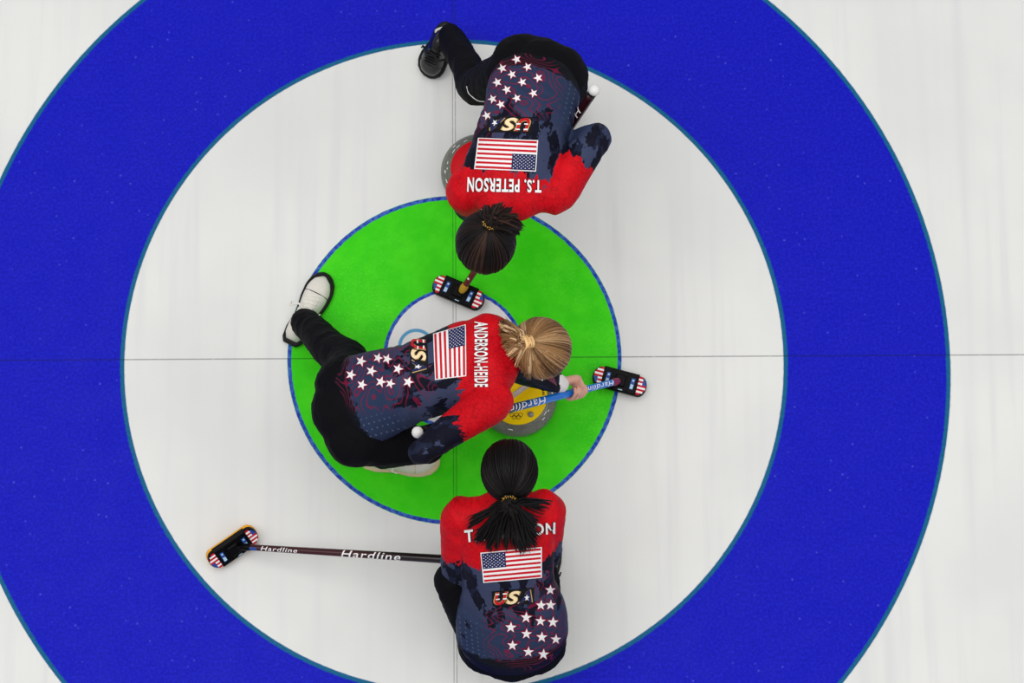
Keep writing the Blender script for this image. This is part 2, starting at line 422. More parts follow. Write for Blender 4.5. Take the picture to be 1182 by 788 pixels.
def shoe(parent, heel, toe, up, side_w, upper_m, sole_m, lace_m, heel_m=None, name='shoe'):
    f = nrm(toe - heel); L = np.linalg.norm(toe - heel); up = nrm(up - f * np.dot(up, f)); s = np.cross(f, up)
    xs = np.linspace(0, 1, 15)
    wid = lambda x: side_w * np.interp(x, [0, .06, .2, .42, .62, .78, .9, .97, 1], [.45, .7, .83, .76, .97, 1, .82, .5, .18])
    hgt = lambda x: np.interp(x, [0, .08, .2, .35, .5, .7, .88, .97, 1], [.055, .088, .094, .09, .075, .056, .042, .028, .012])
    bend = lambda x: s * side_w * .12 * math.sin(x * 3)
    n = 22; mb = MB(); rings = []
    for x in xs:
        c = heel + f * L * x + bend(x) + up * .016
        ring = []
        for k in range(n):
            q = 2 * math.pi * k / n; cs, sn = math.cos(q), math.sin(q)
            ring.append(c + s * wid(x) * .93 * np.sign(cs) * abs(cs) ** .75 + up * (hgt(x) * max(0, sn) ** .8 if sn > 0 else .004 * sn))
        rings.append(ring)
    mb.loft(rings, upper_m)
    # toe cap seam and side overlay
    for x in (.72, .3):
        pts = [heel + f * L * x + bend(x) + up * .016 + s * wid(x) * .95 * math.cos(q) + up * (hgt(x) + .001) * math.sin(q) ** .8 for q in np.linspace(.15, 2.99, 14)]
        mb.tube(pts, [.0017] * 14, n=6, mat=sole_m)
    if heel_m:
        mb.tube([heel + f * L * (.0 + .11 * abs(k) ** 1.6) + s * side_w * .62 * k + up * (.045 + .004 * abs(k)) for k in np.linspace(-1, 1, 11)], [.012] * 11, n=10, mat=heel_m)
    me = mb.mesh(name); fix_normals(me); sh = put(name, me, parent)
    mb = MB(); rings = []
    for z, g in ((0, 1.0), (.004, 1.10), (.018, 1.13), (.026, 1.06)):
        ring = []
        for k in range(48):
            q = 2 * math.pi * k / 48; x = .5 - .5 * math.cos(q); sg = 1 if k < 24 else -1
            ring.append(heel + f * (L * (x * g + .5 * (1 - g))) + bend(x) + s * sg * wid(min(max(x, .0), 1)) * g * (1 if 0 < k % 24 else .4) + up * z)
        rings.append(ring)
    mb.loft(rings, sole_m); me = mb.mesh('sole'); fix_normals(me); put('sole', me, sh)
    mb = MB()
    for k in range(5):
        x = .42 + .06 * k; w = .026 - .001 * k
        pts = [heel + f * L * (x + .03 * sgn * .5) + bend(x) + s * w * sgn + up * (.016 + hgt(x) * (1.0 - .12 * sgn * sgn) + .003) for sgn in (-1, -.5, 0, .5, 1)]
        mb.tube(pts, [.0034] * 5, n=7, mat=lace_m)
    for sgn in (-1, 1):
        b = heel + f * L * .42 + up * (.016 + hgt(.42) + .004)
        mb.tube([b, b + s * sgn * .025 + f * .01 + up * .006, b + s * sgn * .05 - f * .004 - up * .012, b + s * sgn * .058 + f * .012 - up * .03], [.0036, .0042, .0042, .003], n=7, res=10, mat=lace_m)
    me = mb.mesh('lace'); fix_normals(me); put('lace', me, sh)
    return sh

def capsule_t(V, A, B):
    d = B - A; t = np.clip(((V - A) @ d) / (d @ d), -.2, 1.2); q = np.linalg.norm(V - A - np.clip(t, 0, 1)[:, None] * d, axis=1)
    return t, q

def build_person(S):
    root = empty('person', S['base'], S['label'], 'person')
    J = {k: U(*p) for k, p in S['j'].items()}
    st = S['torso']; C = np.array([U(*t[:3]) for t in st]); hw = [t[3] for t in st]; hd = [t[4] for t in st]
    spine = nrm(C[-1] - C[0]); lat = S['lat'] if 'lat' in S else nrm(J['shR'] - J['shL'])
    lat = nrm(lat - spine * np.dot(lat, spine))
    back = np.cross(lat, spine); back = back if back[2] > 0 else -back
    # head frame
    f = nrm(S['face']); u = S['up'] - f * np.dot(S['up'], f); u = nrm(u); r = np.cross(f, u)
    HC = U(*S['head']); HS = S.get('hs', 1.)
    H = lambda x, y, z: HC + HS * (r * x + f * y + u * z)
    ax = [r, f, u]
    # ---- jersey
    mb = MB()
    mb.tube(C, list(zip(hw, hd)), side=lat, n=36, res=24)
    mb.tube([J['shL'], (J['shL'] + J['shR']) / 2 + back * .02, J['shR']], [S['rs'], S['rs'] * 1.25, S['rs']], res=9, n=20)
    hem_dir = nrm(C[0] - C[1])
    for s_ in 'LR':
        sh, el, wr = J['sh' + s_], J['el' + s_], J['wr' + s_]
        rr = S['ra']; ek = S.get('ek' + s_, 1.)
        mb.tube([C[-2] * .35 + sh * .65 - spine * .03, sh, sh * .5 + el * .5, el], [rr * 1.15, rr * 1.12, rr * 1.0 * ek ** .5, rr * .86 * ek], n=20, res=14)
        ce = wr + nrm(el - wr) * .025
        mb.tube([el, el * .55 + ce * .45, ce], [rr * .86 * ek, rr * .76 * min(1, ek * 1.1), rr * .6], n=20, res=10)
    nk = H(0, -.02, -.075)
    mb.tube([C[-1], C[-1] * .45 + nk * .55], [(.085, .075), (.064, .064)], side=lat, n=24, res=6)
    V, F = remesh(mb, .0075, 7, 'jersey')
    N = vnormals(V, F)
    # creases: gathered across the waist and round the elbows
    vv = (V - C[0]) @ spine; L = np.linalg.norm(C[-1] - C[0])
    tl = [capsule_t(V, J['sh' + s_], J['el' + s_]) for s_ in 'LR']; tf = [capsule_t(V, J['el' + s_], J['wr' + s_]) for s_ in 'LR']
    seg = np.full(len(V), 1e9)
    for i in range(len(C) - 1): seg = np.minimum(seg, capsule_t(V, C[i], C[i + 1])[1] / (.5 * (hw[i] + hd[i])))
    dist = np.stack([seg] + [q[1] / S['ra'] for q in tl] + [q[1] / (S['ra'] * .72) for q in tf]); who = dist.argmin(0)
    uu = (V - C[0]) @ lat
    q = np.stack([uu * 7, vv * 26 + uu * 6, ((V - C[0]) @ back) * 7], 1)
    dn = np.array([noise.noise(Vector(p) + Vector((S['seed'], 0, 0))) for p in q])
    dn2 = np.array([noise.noise(Vector(p * 22) + Vector((0, S['seed'], 3))) for p in V])
    zone_arm = np.zeros(len(V))
    for k in (1, 2): zone_arm = np.where(who == k, (.75 - tl[k - 1][0]), zone_arm)
    for k in (3, 4): zone_arm = np.where(who == k, -1, zone_arm)
    waist = np.exp(-((vv - .42 * L) / (.22 * L)) ** 2) * (who == 0) * .6 + (who > 0) * (zone_arm < .0) * .6 + .10
    V = V + N * ((np.abs(dn) * -.016 + .003) * waist + dn2 * .0009)[:, None]
    zone = vv - S['vb']
    for k in (1, 2):
        zone = np.where(who == k, (S.get('ab', .6) - tl[k - 1][0]) * .28, zone)
    for k in (3, 4): zone = np.where(who == k, -.2, zone)
    # coordinates of the print: across, along
    pu = uu.copy(); pv = vv.copy()
    for k in (1, 2):
        pu = np.where(who == k, uu + .3 * k, pu)
    hemd = np.where(who == 0, vv + .012, .3)
    pr = Printer(V, F)
    stars3 = [pr.hit(x, y, 0) for x, y in S['stars']]; stars3 = np.array([p for p in stars3 if p is not None])
    sd = np.min(np.linalg.norm(V[:, None] - stars3[None], axis=2), axis=1)
    smk = np.exp(-(sd / .095) ** 2) * (who == 0)
    # artwork
    upv = np.array(S['starup'], float)
    for x, y in S['stars']:
        rr = S['sr'] * random.uniform(.94, 1.06)
        pr.star(x, y, rr * 1.28, upv, CRIMP, .0022, .46); pr.star(x, y, rr, upv, WHITE, .0034)
    pr.flag(S['flag']); pr.usa(S['usa'])
    qn = np.array(S['name_q'], float); cx = qn.mean(0)
    pr.text(S['text'], qn, BLACKP, .0026, .062); pr.text(S['text'], qn, WHITE, .0036, .03)
    for fn in S.get('extra', []): fn(pr, V, J)
    me = to_mesh(V, F, 'jersey'); me.materials.append(MAT['jersey'])
    a = me.attributes.new('jp', 'FLOAT_VECTOR', 'POINT'); a.data.foreach_set('vector', np.stack([pu, pv, zone], 1).astype('f').ravel())
    a = me.attributes.new('jm', 'FLOAT_VECTOR', 'POINT'); a.data.foreach_set('vector', np.stack([smk, hemd, (who > 0) * S.get('armd', .6)], 1).astype('f').ravel())
    jbvh = pr.t
    art = pr.b.mesh('art')
    bm = bmesh.new(); bm.from_mesh(me); n0 = len(me.materials)
    for m in pr.b.mats: me.materials.append(m)
    nf = len(bm.faces); bm.from_mesh(art); bm.faces.ensure_lookup_table()
    for k, i in enumerate(pr.b.m): bm.faces[nf + k].material_index = i + n0; bm.faces[nf + k].smooth = False
    bm.to_mesh(me); bm.free(); bpy.data.meshes.remove(art)
    jo = put('jersey', me, root)
    # ---- trousers
    mb = MB()
    for c, rad in S['pelvis']: mb.ell(U(*c), [lat, spine, back], (rad, rad * 1.02, rad * .95), n=24)
    for s_ in 'LR':
        hp, kn, an = J['hip' + s_], J['kn' + s_], J['an' + s_]; rt, rk, ra = S.get('leg' + s_, S['leg'])
        mb.tube([hp, hp * .5 + kn * .5, kn], [rt, rt * .84, rk], n=22, res=12)
        bk = nrm(np.cross(np.cross(kn - hp, an - kn), an - kn)); 
        mb.tube([kn, kn * .68 + an * .32 + bk * .012, kn * .3 + an * .7 + bk * .004, an], [rk, rk * .9, ra * 1.1, ra], n=22, res=14)
    mb.tube([C[0], C[1], C[2] * .7 + C[1] * .3], [(hw[0] * .9, hd[0] * .85), (hw[1] * .88, hd[1] * .8), (hw[2] * .7, hd[2] * .7)], side=lat, n=24, res=6)
    V, F = remesh(mb, .009, 8, 'trousers'); N = vnormals(V, F)
    V = folds(V, N, .0035, 11, (1, 1, 1.6), S['seed']); V = folds(V, N, .0018, 27, (1, 1.4, 1), S['seed'] + 3)
    me = to_mesh(V, F, 'trousers'); me.materials.append(MAT['trousers'])
    if S.get('piping'):
        pt = Printer(V, F); pts = [pt.hit(x, y, .001) for x, y in S['piping']]; pts = [p for p in pts if p is not None]
        pb = MB(); 
        if len(pts) > 2: pb.tube(pts, [.0015] * len(pts), n=6, res=len(pts) * 4, mat=WHITE)
        bm = bmesh.new(); bm.from_mesh(me); nf = len(bm.faces); tmp = pb.mesh('p'); bm.from_mesh(tmp); bm.faces.ensure_lookup_table()
        for fc in bm.faces[nf:]: fc.material_index = 1
        me.materials.append(WHITE); bm.to_mesh(me); bm.free(); bpy.data.meshes.remove(tmp)
    put('trousers', me, root)
    # ---- shoes
    for s_ in 'LR':
        h_, t_ = S['foot' + s_]; m = S.get('shoe_m' + s_, S['shoe_m'])
        shoe(root, U(*h_), U(*t_), S.get('upf' + s_, V3(0, 0, 1)), .05, *m)
    # ---- body (one continuous surface)
    mb = MB()
    mb.tube(C, [(a * .76, b * .7) for a, b in zip(hw, hd)], side=lat, n=26, res=14)
    mb.ell(S_pel(S), [lat, spine, back], (.13, .1, .1))
    mb.tube([J['shL'], (J['shL'] + J['shR']) / 2, J['shR']], [.045, .06, .045], res=8)
    nb = C[-1]
    mb.tube([nb, nb * .4 + H(0, -.012, -.085) * .6, H(0, -.012, -.03)], [.06, .053, .052], n=20, res=8)
    for s_ in 'LR':
        sh, el, wr = J['sh' + s_], J['el' + s_], J['wr' + s_]
        mb.tube([sh, sh * .5 + el * .5, el], [.044, .040, .033], res=10); mb.tube([el, el * .7 + wr * .3, wr], [.033, .032, .023], res=10)
        hp, kn, an = J['hip' + s_], J['kn' + s_], J['an' + s_]; rt, rk, ra = S.get('leg' + s_, S['leg'])
        bk = nrm(np.cross(np.cross(kn - hp, an - kn), an - kn)); mb.tube([hp, hp * .5 + kn * .5, kn], [rt * .7, rt * .6, rk * .6], res=10); mb.tube([kn, kn * .68 + an * .32 + bk * .012, kn * .3 + an * .7 + bk * .004, an], [rk * .6, rk * .62, ra * .66, ra * .62], res=10)
        h_, t_ = S['foot' + s_]; h_, t_ = U(*h_), U(*t_)
        upf = S.get('upf' + s_, V3(0, 0, 1))
        mb.tube([an, h_ * .8 + t_ * .2 + upf * .05, h_ * .55 + t_ * .45 + upf * .042, h_ * .25 + t_ * .75 + upf * .034], [.028, .028, .024, .018], res=10)
        g_ = S['grip' + s_]; hand(mb, wr, g_[0], g_[1], g_[2], np.array(g_[3], float))
    mb.ell(H(0, -.006, .012), ax, (.071 * HS, .092 * HS, .088 * HS), n=28)
    mb.ell(H(0, .028, -.045), ax, (.058 * HS, .056 * HS, .082 * HS), n=24)
    mb.ell(H(0, .05, -.105), ax, (.034 * HS, .034 * HS, .026 * HS))
    mb.tube([H(0, .082, .0), H(0, .093, -.03), H(0, .098, -.045)], [.007, .0085, .0105], n=12, res=6)
    for sg in (-1, 1):
        mb.ell(H(.012 * sg, .092, -.05), ax, (.009, .009, .008))
        mb.ell(H(.075 * sg, -.004, -.022), ax, (.009, .019, .031))
        mb.ell(H(.031 * sg, .071, -.002), ax, (.0135, .0135, .0115))
        mb.tube([H(.012 * sg, .084, .018), H(.03 * sg, .082, .022), H(.05 * sg, .064, .016)], [.005, .0055, .004], res=6)
        mb.ell(H(.04 * sg, .052, -.045), ax, (.022, .022, .022))
    mb.ell(H(0, .082, -.079), ax, (.024, .010, .0055)); mb.ell(H(0, .081, -.088), ax, (.021, .010, .006))
    V, F = remesh(mb, .0035, 2, 'body')
    me = to_mesh(V, F, 'body')
    for m in (MAT['skin'], plain('eye_white', (235, 232, 228), .2, .5, var=.02), plain('eye_iris', (50, 38, 30), .2, .5), plain('lips', (180, 92, 90), .4, .4), plain('eyebrow', S['hairc'][0], .7, .2)): me.materials.append(m)
    Lc = (V - HC) @ np.array(ax).T / HS
    fc = np.array([Lc[p].mean(0) for p in F]); idx = np.zeros(len(F), int)
    for sg in (-1, 1):
        d = fc - V3(.031 * sg, .071, -.002); onb = (np.abs(d[:, 0]) < .0125) & (np.abs(d[:, 2]) < .0065) & (d[:, 1] > .002)
        idx[onb] = 1; idx[onb & (np.hypot(d[:, 0], d[:, 2]) < .0058)] = 2
        bx = (np.abs(fc).max(1) < .13) & (fc[:, 0] * sg > .012) & (fc[:, 0] * sg < .048) & (np.abs(fc[:, 2] - .0235 + .1 * np.maximum(0, np.abs(fc[:, 0]) - .036)) < .0026) & (fc[:, 1] > .05); idx[bx] = 4
    lp = (np.abs(fc).max(1) < .13) & (np.abs(fc[:, 0]) < .023) & (np.abs(fc[:, 2] + .0835) < .0095 * (1 - (fc[:, 0] / .026) ** 2)) & (fc[:, 1] > .06); idx[lp] = 3
    me.polygons.foreach_set('material_index', idx)
    put('body', me, root)
    # ---- hair
    hm = S['hair_m']; tie = nrm(S['tie'])
    RX, RY, RZ = S['hr']
    surf = lambda d, k=1.: H(*(np.array(d) * (RX * k, RY * k, RZ * k) + (0, -.006, .012)))
    loop = [(0, .80, .60), (.42, .74, .52), (.72, .62, .30), (.86, .42, .06), (.90, .22, -.16), (.93, -.02, -.05), (.93, -.2, -.28), (.78, -.45, -.50), (.45, -.72, -.58), (0, -.8, -.62)]
    loop = loop + [(-x, y, z) for x, y, z in loop[-2:0:-1]]
    loop = spline(loop + loop[:1], 121)[:-1]; loop = np.array([nrm(p) for p in loop])
    def slerp(a, b, t):
        a, b = nrm(a), nrm(b); w = math.acos(max(-1, min(1, a @ b))); return (a * math.sin((1 - t) * w) + b * math.sin(t * w)) / math.sin(w)
    clump = lambda a, b: float(np.clip(.5 * b + .25 + .75 * noise.noise(Vector((a, S['seed'], 0))) + S.get('shift', 0), .02, 1))
    mb = MB(); rings = [[surf(slerp(tie, p, .004), 1.0) for p in loop]]
    for k in range(1, 15): rings.append([surf(slerp(tie, p, k / 14), 1.0 - .06 * (k == 14) + .012 * noise.noise(Vector(p * 9))) for p in loop])
    rings.append([surf(p, .85) for p in loop])
    mb.loft(rings, hm); mb.sh = [0.25 + .2 * noise.noise(Vector(p) * 30) for p in mb.v]
    for i in range(S['nstr']):
        q = rng.uniform(0, len(loop)); p = loop[int(q) % len(loop)]; p = nrm(p + rng.normal(0, .05, 3))
        t0 = rng.uniform(0, .75) if rng.random() < .45 else 0; pts = []; sway = rng.normal(0, .05, 3); m = 9
        for k in range(m):
            t = t0 + (1 - t0) * k / (m - 1); d = slerp(p, tie, min(t, .985)); d = nrm(d + sway * math.sin(math.pi * t) * .6)
            pts.append(surf(d, 1.0 + .012 * math.sin(math.pi * t) + .018 * max(0, t - .8) + rng.uniform(0, .004)))
        w = rng.uniform(.0018, .0038); sd_ = float(np.clip(rng.beta(2, 2.2) + S.get('shift', 0), .02, 1))
        mb.tube(pts, [w * .4] + [w] * (m - 2) + [w * .7], n=5, mat=hm, shade=clump(q / 9., sd_))
    me = mb.mesh('hair'); fix_normals(me); ho = put('hair', me, root)
    # tail
    T0 = surf(tie, 1.07); Td = nrm(np.array(S['td'], float))
    mb = MB(); fan = S['fan']
    head_t = BVHTree.FromPolygons([Vector(v) for rg in rings for v in rg], [[i * 120 + k, i * 120 + (k + 1) % 120, (i + 1) * 120 + (k + 1) % 120, (i + 1) * 120 + k] for i in range(len(rings) - 1) for k in range(120)])
    def above(P, off):
        d = nrm(P - CAM); best = None
        for t in (jbvh, head_t):
            h = t.ray_cast(Vector(CAM), Vector(d))
            if h[0] is not None and (best is None or h[3] < best): best = h[3]
        D = np.linalg.norm(P - CAM)
        if best is not None and D > best - off: return CAM + d * (best - off)
        return P
    locks = [(rng.uniform(0, len(fan) - 1), 1 - abs(rng.normal(0, S.get('lv', .08))), abs(rng.normal(0, .012)) + .003, rng.normal(0, .13), rng.normal(0, .006, 3), rng.uniform(-.22, .22)) for _ in range(S.get('nlock', 34))]
    for i in range(S['ntail']):
        w_, lenf, off, crl, o3, lsh = locks[i % len(locks)]
        w_ = min(max(w_ + rng.normal(0, .10), 0), len(fan) - 1.001); k = int(w_); q = w_ - k
        e = np.array(fan[k]) * (1 - q) + np.array(fan[k + 1]) * q
        lenf = lenf * (1 - abs(rng.normal(0, .03))); off = off + abs(rng.normal(0, .004))
        s0 = T0 + Td * .004 + rng.normal(0, .005, 3); E0 = U(*e) + rng.normal(0, .004, 3)
        E0 = s0 + (E0 - s0) * lenf
        dv = E0 - s0; sdv = np.cross(dv, V3(0, 0, 1)); m1 = s0 + dv * .33 + V3(0, 0, S.get('lift', .03)) - sdv * crl + o3; m2 = s0 + dv * .72 + V3(0, 0, S.get('lift', .03) * .6) + sdv * crl * .8 + o3
        pts = []
        for t in np.linspace(0, 1, 13):
            P = s0 * (1 - t) ** 3 + m1 * 3 * t * (1 - t) ** 2 + m2 * 3 * t * t * (1 - t) + E0 * t ** 3
            if t < .2: P = P + Td * .02 * math.sin(t / .2 * math.pi)
            pts.append(above(P, off) if t > .12 else P)
        w = rng.uniform(.0018, .0036); sd_ = float(np.clip(rng.beta(2, 2.2) + S.get('shift', 0), .02, 1))
        mb.tube(pts, [w, w * 1.15] + [w * 1.2] * 7 + [w, w * .8, w * .55, w * .2], n=5, mat=hm, shade=clump(w_ * 1.4 + 50, sd_ + lsh * 2))
    me = mb.mesh('ponytail'); fix_normals(me); put('ponytail', me, ho)
    mb = MB(); a1 = nrm(np.cross(Td, lat + V3(.1, .2, .05))); a2 = np.cross(Td, a1)
    S['tie_fn'](mb, T0, Td, a1, a2)
    me = mb.mesh('hair_tie'); fix_normals(me); o = put('hair_tie', me, ho); o['label'] = S['tie_label']
    return root, dict(J=J, jbvh=jbvh, root=root)
def S_pel(S): return np.mean([U(*c) for c, _ in S['pelvis']], axis=0)

def beaded_tie(mb, T0, Td, a1, a2):
    g = plain('gold_beads', (214, 170, 80), .25, .6, .8); b = plain('black_elastic', (18, 14, 14), .7, .2)
    ring = [T0 + .016 * (a1 * math.cos(q) + a2 * math.sin(q)) for q in np.linspace(0, 2 * math.pi, 21)]
    mb.tube(ring, [.005] * 21, n=8, mat=b, cap=False)
    for i in range(34):
        q = 2 * math.pi * i / 17; p = T0 + (.018 + .004 * (i % 2)) * (a1 * math.cos(q) + a2 * math.sin(q)) + Td * (.003 + .005 * (i // 17))
        mb.ell(p, np.eye(3), (.0028,) * 3, mat=g, n=8)
def cuff_tie(mb, T0, Td, a1, a2):
    g = plain('brushed_gold_cuff', (240, 196, 136), .35, .5, .2)
    R_ = [[T0 + Td * (h + .004) + rad * (a1 * math.cos(q) * .8 + a2 * math.sin(q) * 1.05) for q in np.linspace(0, 2 * math.pi, 29)[:-1]] for h, rad in ((-.014, .021), (.022, .024), (.024, .022), (-.012, .019))]
    mb.loft(R_ + [R_[0]], g, caps=False)
    for h in (.002, .016):
        mb.tube([T0 + Td * h + .0238 * (a1 * math.cos(q) * .8 + a2 * math.sin(q) * 1.05) for q in np.linspace(0, 2 * math.pi, 29)], [.0011] * 29, n=5, mat=plain('gold_print', (196, 160, 96)), cap=False)

# ------------------------------------------------------------------ brooms
def broom(S):
    top, foot = U(*S['top']), U(*S['foot'])
    d = nrm(foot - top); L = np.linalg.norm(foot - top)
    hd_ = U(*S['h1']) - U(*S['h0']); hx = nrm(hd_); hc = (U(*S['h1']) + U(*S['h0'])) / 2
    hu = nrm(np.array(S.get('hup', (0, 0, 1)), float) - hx * np.dot(hx, S.get('hup', (0, 0, 1)))); hy = np.cross(hu, hx)
    root = empty('curling_broom', (hc[0], hc[1], 0), S['label'], 'broom', None)
    # shaft
    n = 24; st = np.linspace(0, 1, 40); r0, r1 = S['r']
    rad = lambda t: r0 + (r1 - r0) * t
    a1 = nrm(np.cross(d, V3(0, 0, 1))); a2 = np.cross(a1, d); a2 = a2 if a2[2] > 0 else -a2
    mb = MB(); mb.loft([[top + d * L * t + rad(t) * (a1 * math.cos(q) + a2 * math.sin(q)) for q in np.linspace(0, 2 * math.pi, n + 1)[:-1]] for t in st], S['shaft_m'])
    nv = len(mb.v)
    for txt, t0, t1, hgt, ang, flip in S['texts']:
        Vt, Ft, asp = text_tris(txt, .004, .25)
        bm = bmesh.new(); vs = [bm.verts.new((v[0], v[1], 0)) for v in Vt]
        for f_ in Ft: bm.faces.new([vs[i] for i in f_])
        bmesh.ops.subdivide_edges(bm, edges=bm.edges, cuts=4, use_grid_fill=True); bmesh.ops.triangulate(bm, faces=bm.faces)
        bm.verts.index_update(); Vt = [v.co[:2] for v in bm.verts]; Ft = [[v.index for v in f_.verts] for f_ in bm.faces]; bm.free()
        P = []
        for x, y in Vt:
            t = t0 + (t1 - t0) * x; ra = rad(t) + .0007
            q = math.radians(ang) + (y - .5) * (-1 if flip else 1) * hgt / rad(t)
            P.append(top + d * L * t + ra * (a1 * math.cos(q) + a2 * math.sin(q)))
        mb.add(P, Ft, S.get('text_m', WHITE))
    for t0, t1, q0, q1, m in S.get('bands', []):
        q0, q1 = math.radians(q0), math.radians(q1)
        V, F = grid(6, 10); mb.add([top + d * L * (t0 + (t1 - t0) * x) + (rad(t0) + .0005) * (a1 * math.cos(q0 + (q1 - q0) * y) + a2 * math.sin(q0 + (q1 - q0) * y)) for x, y in V], F, m)
    al = [float(np.dot(np.array(v) - top, d) / L) for v in mb.v]
    me = mb.mesh('shaft'); a = me.attributes.new('along', 'FLOAT', 'POINT'); a.data.foreach_set('value', al)
    fix_normals(me); put('shaft', me, root)
    # end cap
    mb = MB(); c = top - d * .012
    if S.get('ball', True): mb.ell(c, [a1, a2, d], (.0195, .0195, .02), mat=plain('white_rubber', (226, 224, 222), .45, .4, var=.03), n=24); lab = 'white rubber ball cap'
    else: mb.ell(c, [a1, a2, d], (r0 * 1.05, r0 * 1.05, .015), mat=plain('black_rubber', (14, 14, 16), .5, .3), n=20); lab = 'black end cap'
    mb.tube([top - d * .004, top + d * .006], [r0 * 1.04] * 2, n=20, mat=plain('black_rubber', (14, 14, 16), .5, .3))
    me = mb.mesh('end_cap'); fix_normals(me); o = put('end_cap', me, root); o['label'] = lab
    # collar joining shaft and head
    mb = MB(); cm = S['collar_m']
    mb.tube([foot - d * .028, foot - d * .012, foot + d * .004], [r1 * 1.08, r1 * 1.28, r1 * 1.12], n=22, mat=cm)
    sock = hc + hu * .03 + hx * S.get('sx', 0.)
    mb.tube([foot, sock], [r1 * 1.0, r1 * .9], n=18, mat=plain('black_plastic', (6, 6, 8), .4, .08))
    me = mb.mesh('collar'); fix_normals(me); put('collar', me, root)
    # head: black plate with rounded printed ends
    hl, hw_ = .1, .036; X = lambda x, y, z: hc + hx * x + hy * y + hu * z
    def stad(sc, z, n=12):
        rr = hw_ * sc; xx = hl - hw_ * .75; o = []
        for k in range(n + 1):
            q = -math.pi / 2 + math.pi * k / n; o.append(X(xx + rr * .75 * math.cos(q), rr * math.sin(q), z))
        for k in range(n + 1):
            q = math.pi / 2 + math.pi * k / n; o.append(X(-xx + rr * .75 * math.cos(q), rr * math.sin(q), z))
        return o
    bk = plain('black_plastic', (6, 6, 8), .4, .08)
    mb = MB(); mb.loft([stad(.96, .010), stad(1., .013), stad(1., .026), stad(.93, .030)], bk)
    # raised centre block with the two ribs
    def box(x0, x1, y0, y1, z0, z1, m, ch=.004):
        rr = []
        for z, c_ in ((z0, 0), (z1 - ch, 0), (z1, ch)):
            rr.append([X(x0 + c_, y0 + c_, z), X(x1 - c_, y0 + c_, z), X(x1 - c_, y1 - c_, z), X(x0 + c_, y1 - c_, z)])
        mb.loft(rr, m)
    box(-.066, .066, -.040, .040, .012, .036, bk); box(-.02, .02, -.022, .022, .03, .044, bk)
    for sg in (-1, 1): box(.03 * sg - .004, .03 * sg + .004, -.034, .034, .03, .039, bk, .001)
    # printed rounded ends: stripes and a blue corner
    for sg in (-1, 1):
        def inside(x, y): return abs(y) < .034 * math.sqrt(max(0, 1 - max(0, (x - .073) / .026) ** 2))
        for i in range(9):
            y0, y1 = -.034 + i * .068 / 9, -.034 + (i + 1) * .068 / 9; m = REDP if i % 2 == 0 else WHITE
            ym = max(abs(y0), abs(y1)); xe = .072 + .026 * math.sqrt(max(.05, 1 - (ym / .036) ** 2))
            blue_x = .082 if (i >= 5 if sg > 0 else i < 4) else 9
            z = .0318
            def strip(xa, xb, mm):
                if xb > xa: mb.add([X(sg * xa, y0, z), X(sg * xb, y0, z), X(sg * xb, y1, z), X(sg * xa, y1, z)], [[0, 1, 2, 3]], mm)
            strip(.064, min(xe, blue_x), m)
            if blue_x < 1: strip(blue_x, xe, BLUEP)
        # maker marks on the block
        mb.add([X(sg * .046 + x, y, .0366) for x, y in ((-.008, -.022), (.006, -.022), (.008, .020), (-.006, .020))], [[0, 1, 2, 3]], BLUEP)
        mb.add([X(sg * .046 + x, y, .0372) for x, y in ((-.006, -.020), (.005, -.020), (.006, -.004), (-.005, -.002))], [[0, 1, 2, 3]], SILVERP)
        mb.add([X(sg * .046 + x, y, .0372) for x, y in ((-.003, .008), (.004, .008), (.005, .015), (-.002, .015))], [[0, 1, 2, 3]], SILVERP)
    mb.add([X(x, y, .0372) for x, y in ((-.0, -.034), (.016, -.034), (.016, -.031), (-.0, -.031))], [[0, 1, 2, 3]], SILVERP)
    me = mb.mesh('broom_head'); fix_normals(me)
    me.polygons.foreach_set('use_smooth', [False] * len(me.polygons)); ho = put('broom_head', me, root)
    ho['label'] = 'black plate with striped rounded ends'
    mb = MB(); mb.loft([stad(.95, -.004), stad(1.04, .0), stad(1.05, .010), stad(.97, .013)], S['pad_m'])
    me = mb.mesh('pad'); fix_normals(me); put('pad', me, ho)
    return dict(top=top, d=d, L=L, rad=rad, root=root)

